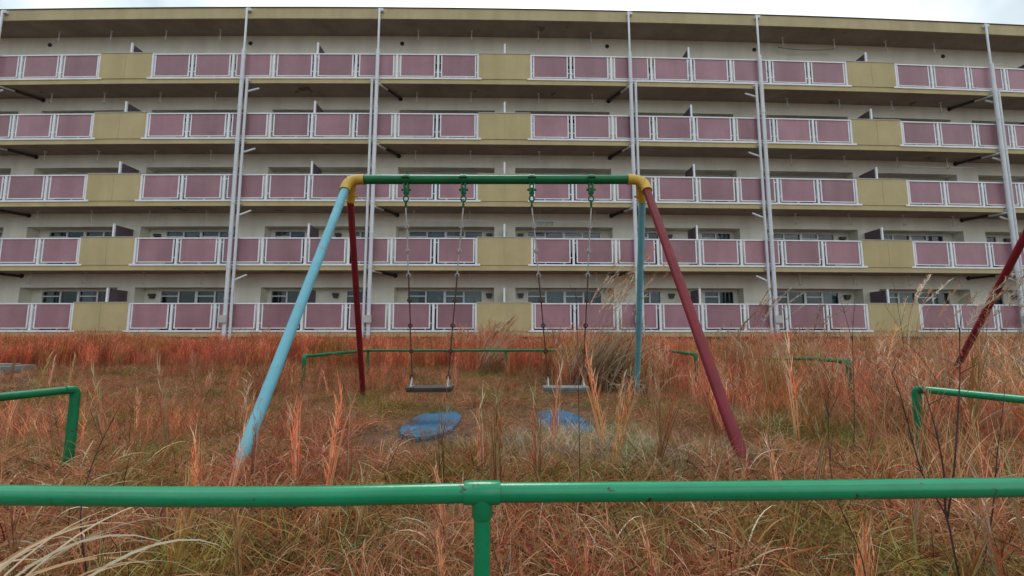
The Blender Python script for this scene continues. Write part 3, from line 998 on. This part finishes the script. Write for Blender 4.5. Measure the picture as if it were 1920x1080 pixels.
def inmat(x, y, pad=0.0):
    for cx, cy, w, l, r_ in MATS:
        dx, dy = x - cx, y - cy
        u = dx * math.cos(r_) + dy * math.sin(r_); v = -dx * math.sin(r_) + dy * math.cos(r_)
        if abs(u) < w / 2 + pad and abs(v) < l / 2 + pad * 1.0: return True
    return False

def scatter(name, kinds, pts, label):
    col = bpy.data.collections.new(name + '_tufts')
    for k in kinds:
        for o in protos[k]: col.objects.link(o)
    me = bpy.data.meshes.new(name)
    me.from_pydata([p[:3] for p in pts], [], [])
    a = me.attributes.new('rot', 'FLOAT_VECTOR', 'POINT'); a.data.foreach_set('vector', [c for p in pts for c in p[3]])
    a = me.attributes.new('scl', 'FLOAT', 'POINT'); a.data.foreach_set('value', [p[4] for p in pts])
    n = sum(len(protos[k]) for k in kinds)
    a = me.attributes.new('idx', 'INT', 'POINT'); a.data.foreach_set('value', [rnd.randrange(n) for p in pts])
    o = bpy.data.objects.new(name, me); C.objects.link(o)
    g = bpy.data.node_groups.new(name, 'GeometryNodeTree')
    g.interface.new_socket('Geometry', in_out='INPUT', socket_type='NodeSocketGeometry')
    g.interface.new_socket('Geometry', in_out='OUTPUT', socket_type='NodeSocketGeometry')
    gi = g.nodes.new('NodeGroupInput'); go = g.nodes.new('NodeGroupOutput')
    ip = g.nodes.new('GeometryNodeInstanceOnPoints')
    ci = g.nodes.new('GeometryNodeCollectionInfo')
    ci.inputs['Collection'].default_value = col
    ci.inputs['Separate Children'].default_value = True
    ci.inputs['Reset Children'].default_value = True
    def na(nm, tp):
        q = g.nodes.new('GeometryNodeInputNamedAttribute'); q.data_type = tp; q.inputs['Name'].default_value = nm
        return next(s for s in q.outputs if s.enabled and s.name == 'Attribute')
    g.links.new(gi.outputs[0], ip.inputs['Points'])
    g.links.new(ci.outputs[0], ip.inputs['Instance'])
    ip.inputs['Pick Instance'].default_value = True
    g.links.new(na('idx', 'INT'), ip.inputs['Instance Index'])
    e2r = g.nodes.new('FunctionNodeEulerToRotation')
    g.links.new(na('rot', 'FLOAT_VECTOR'), e2r.inputs[0])
    g.links.new(e2r.outputs[0], ip.inputs['Rotation'])
    g.links.new(na('scl', 'FLOAT'), ip.inputs['Scale'])
    g.links.new(ip.outputs[0], go.inputs[0])
    md = o.modifiers.new('scatter', 'NODES'); md.node_group = g
    tag(o, label, kind='stuff')
    return o

pts = {k: [] for k in ('A', 'B', 'tO', 'tR', 'tT', 'sh', 'pale', 'gr')}
def add(k, x, y, s, tilt=0.15):
    pts[k].append((x, y, 0.0, (rnd.uniform(-tilt, tilt), rnd.uniform(-tilt, tilt), rnd.uniform(0, 6.283)), s))
def slabzone(x, y): return -13.8 < x < -7.0 and 5.5 < y < 10.6 and abs(x + 1.19 * y + 0.1) < 0.9
y = 0.75
while y < 17.6:
    step = 0.082 + 0.0085 * y if y < 10.5 else 0.26
    hw_ = 1.32 * y + 1.2 if y > 1.5 else 3.2
    x = -hw_
    while x < hw_:
        px, py = x + rnd.uniform(-.5, .5) * step, y + rnd.uniform(-.5, .5) * step
        x += step
        if abs(px) < 0.5 and py < 0.8: continue
        if inmat(px, py, 0.0) and (inmat(px, py, -0.09) or rnd.random() < .4): continue
        if slabzone(px, py) and rnd.random() < .8: continue
        b = vnoise(px, py, 0.6) + 0.10 * (1 if px > -1 else 0) + (0.15 if 2.4 < py < 8 else -.02)
        sc = rnd.uniform(.6, 1.1) * (0.75 + 0.5 * vnoise(px, py, 1.7, 9))
        if inmat(px, py, 0.25): sc *= 0.5
        if py < 1.3: sc *= 0.6
        if 3.2 < py < 9: sc *= 0.72
        if abs(abs(px + .15) - .65) < .5 and 2.9 < py < 4: sc *= .6
        add('B' if rnd.random() < (b - 0.15) else 'A', px, py, sc)
        # reddish stems
        red = vnoise(px, py, 0.45, 21) + (0.22 if px < -0.9 else -0.05) - (0.25 if abs(px) < 1.3 and 3.2 < py < 6 else 0)
        if 3.8 < py < 9.5 and px < 2.0: red -= 0.45
        if py < 9 and not inmat(px, py, 0.2) and rnd.random() < max(0, red - 0.52) * 0.7 * (step / .15) ** 0.5:
            add('tR', px, py, rnd.uniform(.6, 1.1) * (1 if py > 1.4 else .5), .25)
    y += step
for cx, cy, w, l, r_ in MATS:
    for i in range(15):
        a = rnd.uniform(1.2, 5.2)
        add(rnd.choice('AB'), cx + math.cos(a) * w * .50 * rnd.uniform(.8, 1.1), cy + math.sin(a) * l * .50 * rnd.uniform(.85, 1.1), rnd.uniform(.25, .55), .3)
    for i in range(2): add('A', cx + rnd.uniform(-.5, .5) * w * .7, cy + rnd.uniform(-.5, .3) * l * .7, rnd.uniform(.15, .28), .5)
# tall orange band in front of the building
y = 8.6
while y < 17.3:
    st = 0.22
    x = -1.32 * y - 1.5
    while x < 1.32 * y + 1.5:
        px, py = x + rnd.uniform(-.1, .1), y + rnd.uniform(-.1, .1); x += st
        edge = 10.0 + 1.6 * (vnoise(px, py, 0.35, 4) - .5) - (1.2 if px > 1 else 0) + (0.8 if px < -5 else 0)
        if slabzone(px, py): continue
        if py < edge:
            if rnd.random() < (0.10 if px < 1 else .3): add('tR', px, py, rnd.uniform(.6, 1.1))
            continue
        if py < edge + 1.6 and rnd.random() < 0.62 - (py - edge) * .38: continue
        right = 1 if px > 4.5 else 0
        k = 'tT' if (rnd.random() < (0.75 if right else 0.10)) else 'tO'
        h = 0.84 + 0.3 * vnoise(px, py, 0.8, 7)
        if 6.0 < px < 20 and py > 13.8: h *= 0.70
        add(k, px, py, h * rnd.uniform(.85, 1.15) * (0.8 if py < edge + 0.6 else 1.0), .10)
    y += st
for i in range(150):
    py = rnd.uniform(10.5, 16.2); px = rnd.choice([rnd.gauss(-.6, .8), rnd.gauss(1.9, .6), rnd.uniform(5.5, 20), rnd.uniform(8, 20)]) * (py / 12)
    add('tT', px, py, rnd.uniform(1.1, 1.65), .14)
for i in range(90):
    py = rnd.uniform(12.5, 16.3); qx = rnd.choice([rnd.gauss(190, 40), rnd.gauss(480, 45), rnd.uniform(700, 1900), rnd.uniform(1400, 1500)])
    add('tO', (qx - 960) / F * py, py, rnd.uniform(1.15, 1.5), .16)
# middle distance tall growth right of the swing
for i in range(1500):
    py = rnd.uniform(3.4, 10.5); px = rnd.uniform(-1.0 * py, 1.3 * py)
    dens = 0.03 + (0.45 if px > 2.1 else 0) + (0.15 if py > 6.4 and px > .9 else 0) + (0.2 if px > 3.2 else 0)
    if abs(px) < 1.6 and py < 6.3: dens = 0.03
    if vnoise(px, py, 0.7, 31) < 0.35: dens *= .3
    if inmat(px, py, .35): continue
    if rnd.random() < dens: add(rnd.choice(['tT', 'tR', 'tT']), px, py, rnd.uniform(.5, .95) * (1.1 if px > 3 else .8))
for i in range(170):
    px, py = rnd.uniform(.9, 2.5), rnd.uniform(6.6, 8.9)
    add('tT', px, py, rnd.uniform(.7, 1.15), .12)
# broomsedge sheaves
for i in range(230):
    py = rnd.uniform(1.35, 8.5); px = rnd.uniform(-1.2 * py, 1.25 * py)
    if inmat(px, py, .12): continue
    if abs(px) < 0.25 and py < 1.6: continue
    k = 0.5 + (0.4 if px > 1.2 else 0) - (0.2 if px < -1 else 0)
    if vnoise(px, py, 0.9, 41) < 0.4: k *= .4
    if rnd.random() < k: add('sh', px, py, rnd.uniform(.45, .9) * (0.75 if py < 2.5 else 1), .2)
for (cx, cy, n, sp) in [(0.55, 3.25, 60, .35), (0.95, 3.0, 45, .3), (1.3, 3.1, 30, .3), (0.45, 3.55, 40, .3), (2.9, 4.5, 20, .5), (-0.3, 2.0, 8, .3)]:
    for i in range(n): add('pale', rnd.gauss(cx, sp), rnd.gauss(cy, sp * .5), rnd.uniform(.5, .9))
for i in range(150):
    py = rnd.uniform(1.3, 6); px = rnd.uniform(-1.1 * py, 1.2 * py)
    if vnoise(px, py, 0.8, 51) > .45 and not inmat(px, py, .3): add('gr', px, py, rnd.uniform(.5, 1.0))
for v in range(4): proto('coarse', v, leafy([('straw', 4), ('red', 3.5), ('olive', 1.2), ('pale', 1.2), ('dark', 1)], 34, .18, .42, .0075))
pts['co'] = []
for i in range(400):
    py = rnd.uniform(1.25, 3.3); px = rnd.uniform(-1.3 * py, 1.3 * py)
    if inmat(px, py, .3) or vnoise(px, py, 1.3, 61) < .3: continue
    add('co', px, py, rnd.uniform(.5, .9) * (.8 if py < 1.6 else 1), .3)
def vpt(px_, py_, Y):
    xx = (px_ - 960) / F; yy = (540 - py_) / F
    t = Y / (math.cos(TH) - yy * math.sin(TH))
    return xx * t, EYE + (math.sin(TH) + yy * math.cos(TH)) * t
for (qx, Y_, qt) in [(822, 2.5, 720), (905, 2.7, 700), (932, 2.3, 700), (1008, 2.6, 690), (1032, 3.3, 650), (1140, 2.8, 690), (1128, 3.4, 620),
                     (1232, 3.0, 720), (1262, 3.2, 730), (1075, 1.5, 950), (1095, 1.55, 990), (1520, 2.4, 760), (1612, 3.0, 720), (1700, 2.5, 690), (1790, 3.2, 590), (1762, 1.45, 870),
                     (1600, 1.4, 970), (1868, 1.25, 905), (482, 2.6, 760), (560, 2.6, 715), (622, 2.4, 700), (660, 2.6, 735), (1240, 1.5, 960), (840, 1.5, 975), (330, 1.6, 830), (60, 1.5, 900), (1480, 3.6, 640), (1440, 4.2, 620)]:
    sx_, sz_ = vpt(qx, qt, Y_)
    for q in range(1): add('sh', sx_ + rnd.gauss(0, .01), Y_, max(.3, sz_ / 0.75), .08)
scatter('coarse_grass', ['coarse'], pts['co'], 'coarse curved straw leaves in the foreground grass')
scatter('short_brown_grass', ['shortA', 'thatchA'], pts['A'], 'short matted brown and reddish dry grass covering the playground')
scatter('short_olive_grass', ['shortB', 'thatchB'], pts['B'], 'patches of olive and straw coloured short grass')
scatter('orange_grass', ['tallO'], pts['tO'], 'dense tall rusty orange grass in front of the building')
scatter('red_grass', ['tallR'], pts['tR'], 'thin upright reddish grass stems')
scatter('tan_grass', ['tallT'], pts['tT'], 'tall tan grass growing to the right of the swings')
scatter('broomsedge', ['sheaf'], pts['sh'], 'scattered pinkish straw coloured broomsedge sheaves')
scatter('pale_grass', ['pale'], pts['pale'], 'pale bleached grass patches in front of the right mat')
scatter('green_grass', ['greenT'], pts['gr'], 'small green grass tufts still growing among the dry grass')

# silver grass clumps: arching leaves and feathery plumes
def plume(mb, base, L_, az, lean, col, pl=0.30, w=0.0045, n=34):
    w = max(.003, .0011 * base[1])
    b = Vector(base); p = b.copy(); pts_ = [p.copy()]; t = lean
    for i in range(10):
        t += 0.055 + (0.09 if i > 6 else 0)
        p = p + Vector((math.cos(az) * math.sin(t), math.sin(az) * math.sin(t), math.cos(t))) * (L_ / 10)
        pts_.append(p.copy())
    mb.ribbon(pts_, lambda u: w * (1 - .5 * u), Vector((-math.sin(az), math.cos(az), 0)), tuple(c * .8 for c in col))
    for i in range(n):
        u = 1 - pl * rnd.random() ** 1.0; k = u * 10; ii = min(9, int(k)); q = pts_[ii].lerp(pts_[ii + 1], k - ii)
        blade(mb, q.x, q.y, q.z, rnd.uniform(.05, .13), t * .6 + rnd.uniform(-.2, .4), az + rnd.uniform(-1.2, 1.2), rnd.uniform(0, .9), max(.004, .0013 * base[1]), tuple(min(1, c * rnd.uniform(1.0, 1.4)) for c in col), 3)
def clump(x, y, label, nleaf=70, l0=.5, l1=1.3, w=.012, nst=8, sh=1.5, az0=None, spread=3.14, cols=('pale', 'straw'), rad=.14, drp=(0.9, 2.3), cat='plant', group=None, t1=.55, t0=.05):
    mb = MB(); mb2 = MB()
    mix = [(cols[0], 3), (cols[1], 2.5), ('red', .8 if y > 3 else .15)]
    for i in range(nleaf):
        az = rnd.uniform(0, 6.283) if az0 is None else az0 + rnd.uniform(-spread, spread)
        blade(mb, x + rnd.gauss(0, rad), y + rnd.gauss(0, rad * .7), 0, rnd.uniform(l0, l1), rnd.uniform(t0, t1), az, rnd.uniform(*drp), w * rnd.uniform(.45, 1.1), pick(mix), 10)
    for i in range(nst):
        az = rnd.uniform(-.6, .6) if az0 is None else az0 + rnd.uniform(-.5, .5)
        plume(mb2, (x + rnd.gauss(0, rad), y + rnd.gauss(0, rad * .6), 0), sh * rnd.uniform(.78, 1.08), az, rnd.uniform(.0, .18), pick([('straw', 2), ('pale', 2)]))
    root = thing('silver_grass', (x, y, 0), label, cat, group or 'clumps of silver grass')
    mb.build('leaves', M['straw'], root, (x, y, 0))
    if nst: mb2.build('plumes', M['straw'], root, (x, y, 0))
clump(1.22, 6.75, 'big clump of arching silver grass with tall plumes behind the right swing', 420, .6, 1.45, .015, 24, 2.3, az0=.2, spread=1.3, drp=(.4, 1.5), t1=.5, rad=.24)
clump(1.72, 6.1, 'low clump of arching pale leaves at the foot of the rear blue leg', 50, .4, .8, .010, 0, 1, drp=(1.4, 2.4))
clump(-0.55, 9.9, 'pale tuft of silver grass in front of the middle parapet', 180, .6, 1.25, .014, 12, 1.35, az0=.3, spread=1.2, drp=(.5, 1.4))
clump(5.4, 9.6, 'silver grass clump with plumes left of the fourth drain pipe', 240, .6, 1.2, .015, 10, 2.15, drp=(.5, 1.6))
clump(6.9, 10.2, 'silver grass clump under the right ochre parapet', 240, .6, 1.2, .015, 6, 1.9, drp=(.5, 1.8))
clump(8.6, 9.4, 'dense silver grass clump beneath the far right drain pipe', 260, .6, 1.3, .015, 9, 2.4, drp=(.5, 1.8))
clump(4.35, 4.1, 'tall silver grass behind the right side rail with plumes crossing the red leg', 220, .5, 1.15, .009, 14, 1.65, drp=(.4, 1.7), rad=.35)
clump(3.2, 3.6, 'silver grass around the right rail post', 90, .4, .95, .007, 2, 1.1, drp=(.4, 1.7), rad=.28, cols=('straw', 'red'))
clump(7.6, 6.6, 'wide silver grass clump at the right edge near the red leg foot', 240, .6, 1.3, .013, 10, 2.1, drp=(.4, 1.6), rad=.5)
clump(4.1, 8.2, 'reddish tan grass clump between the rail pieces on the right', 120, .5, 1.0, .010, 6, 1.3, drp=(.4, 1.5), rad=.4, cols=('straw', 'orange'))
clump(-1.56, 1.28, 'clump of long arching straw leaves below the rail in the lower left corner', 40, .38, .72, .012, 0, 1, az0=.15, spread=.7, drp=(1.1, 2.0), rad=.12, t1=.9, t0=.28)
clump(-1.95, 1.75, 'arching straw leaves poking above the rail at the left edge', 9, .45, .85, .011, 0, 1, az0=.1, spread=.6, drp=(1.2, 2.0), rad=.12, t1=.95, t0=.5)

# dark branching weeds
def weed(stems, label, thick=0.0030, group='dark dead weed stems'):
    """stems: lists of (px, py, Y) measured on the view of the place, turned into metres"""
    def at(px, py, Y):
        xx = (px - 960) / F; yy = (540 - py) / F
        dx, dy, dz = xx, math.cos(TH) - yy * math.sin(TH), math.sin(TH) + yy * math.cos(TH)
        t = Y / dy
        return Vector((dx * t, Y, EYE + dz * t))
    first = at(*stems[0][0][:3])
    root = thing('dead_weed', (first.x, first.y, 0), label, 'weed', group)
    mb = MB()
    for s in stems:
        P = [at(*q) for q in s]
        pth = smooth_path(P, 3)
        L_ = len(pth)
        r0 = thick if len(P) > 2 else 0.002
        mb.tube(pth, [r0 * (1 - .6 * i / (L_ - 1)) for i in range(L_)], 6)
        for i in range(5):
            q = pth[rnd.randrange(L_ // 2, L_)]
            mb.tube([q, q + Vector((rnd.uniform(-.05, .05), rnd.uniform(-.03, .03), rnd.uniform(.03, .09)))], [.0015, .0006], 4)
    mb.build('stems', M['weed'], root, (first.x, first.y, 0))
clump(2.35, 2.35, 'upright tan grass hiding the right rail post', 170, .3, .60, .006, 0, .75, az0=1.2, spread=3.1, drp=(.1, 1.0), rad=.17, t1=.3, cols=('straw', 'red'))
weed([[(1835, 1250, 1.32), (1792, 1056, 1.32), (1772, 965, 1.34), (1727, 885, 1.38), (1690, 750, 1.40), (1672, 700, 1.4)],
      [(1772, 965, 1.34), (1768, 880, 1.34), (1752, 800, 1.36), (1735, 740, 1.38)],
      [(1775, 975, 1.34), (1787, 890, 1.33), (1795, 780, 1.34), (1799, 700, 1.36), (1798, 620, 1.38)]],
     'dark branching weed just behind the front rail on the right')
weed([[(1640, 1200, 1.4), (1615, 1045, 1.4), (1570, 940, 1.42), (1555, 860, 1.44), (1552, 740, 1.46)]], 'thin leaning dark weed left of the branching one', 0.0021)
weed([[(1087, 1010, 2.3), (1087, 900, 2.3), (1085, 780, 2.3), (1083, 650, 2.3), (1081, 560, 2.3)]], 'single upright dark stem in front of the right swing', 0.0030)
weed([[(1600, 860, 3.2), (1601, 760, 3.2), (1598, 640, 3.2), (1602, 560, 3.2)], [(1598, 640, 3.2), (1575, 560, 3.2)]], 'faint dark stem beside the rail end on the right', 0.0032)
weed([[(1700, 700, 6.0), (1690, 620, 6.0), (1680, 560, 6.0), (1672, 520, 6.0)], [(1688, 610, 6.0), (1700, 560, 6.0)], [(1690, 620, 6), (1650, 560, 6)]], 'dark twiggy weed in front of the right ochre parapet')
weed([[(1835, 1100, 1.6), (1860, 960, 1.6), (1868, 860, 1.6), (1880, 760, 1.6)]], 'dark red stem near the right edge behind the rail')
weed([[(165, 1100, 1.6), (150, 960, 1.6), (180, 850, 1.7), (215, 780, 1.75)]], 'reddish dead stem leaning right below the left rail')
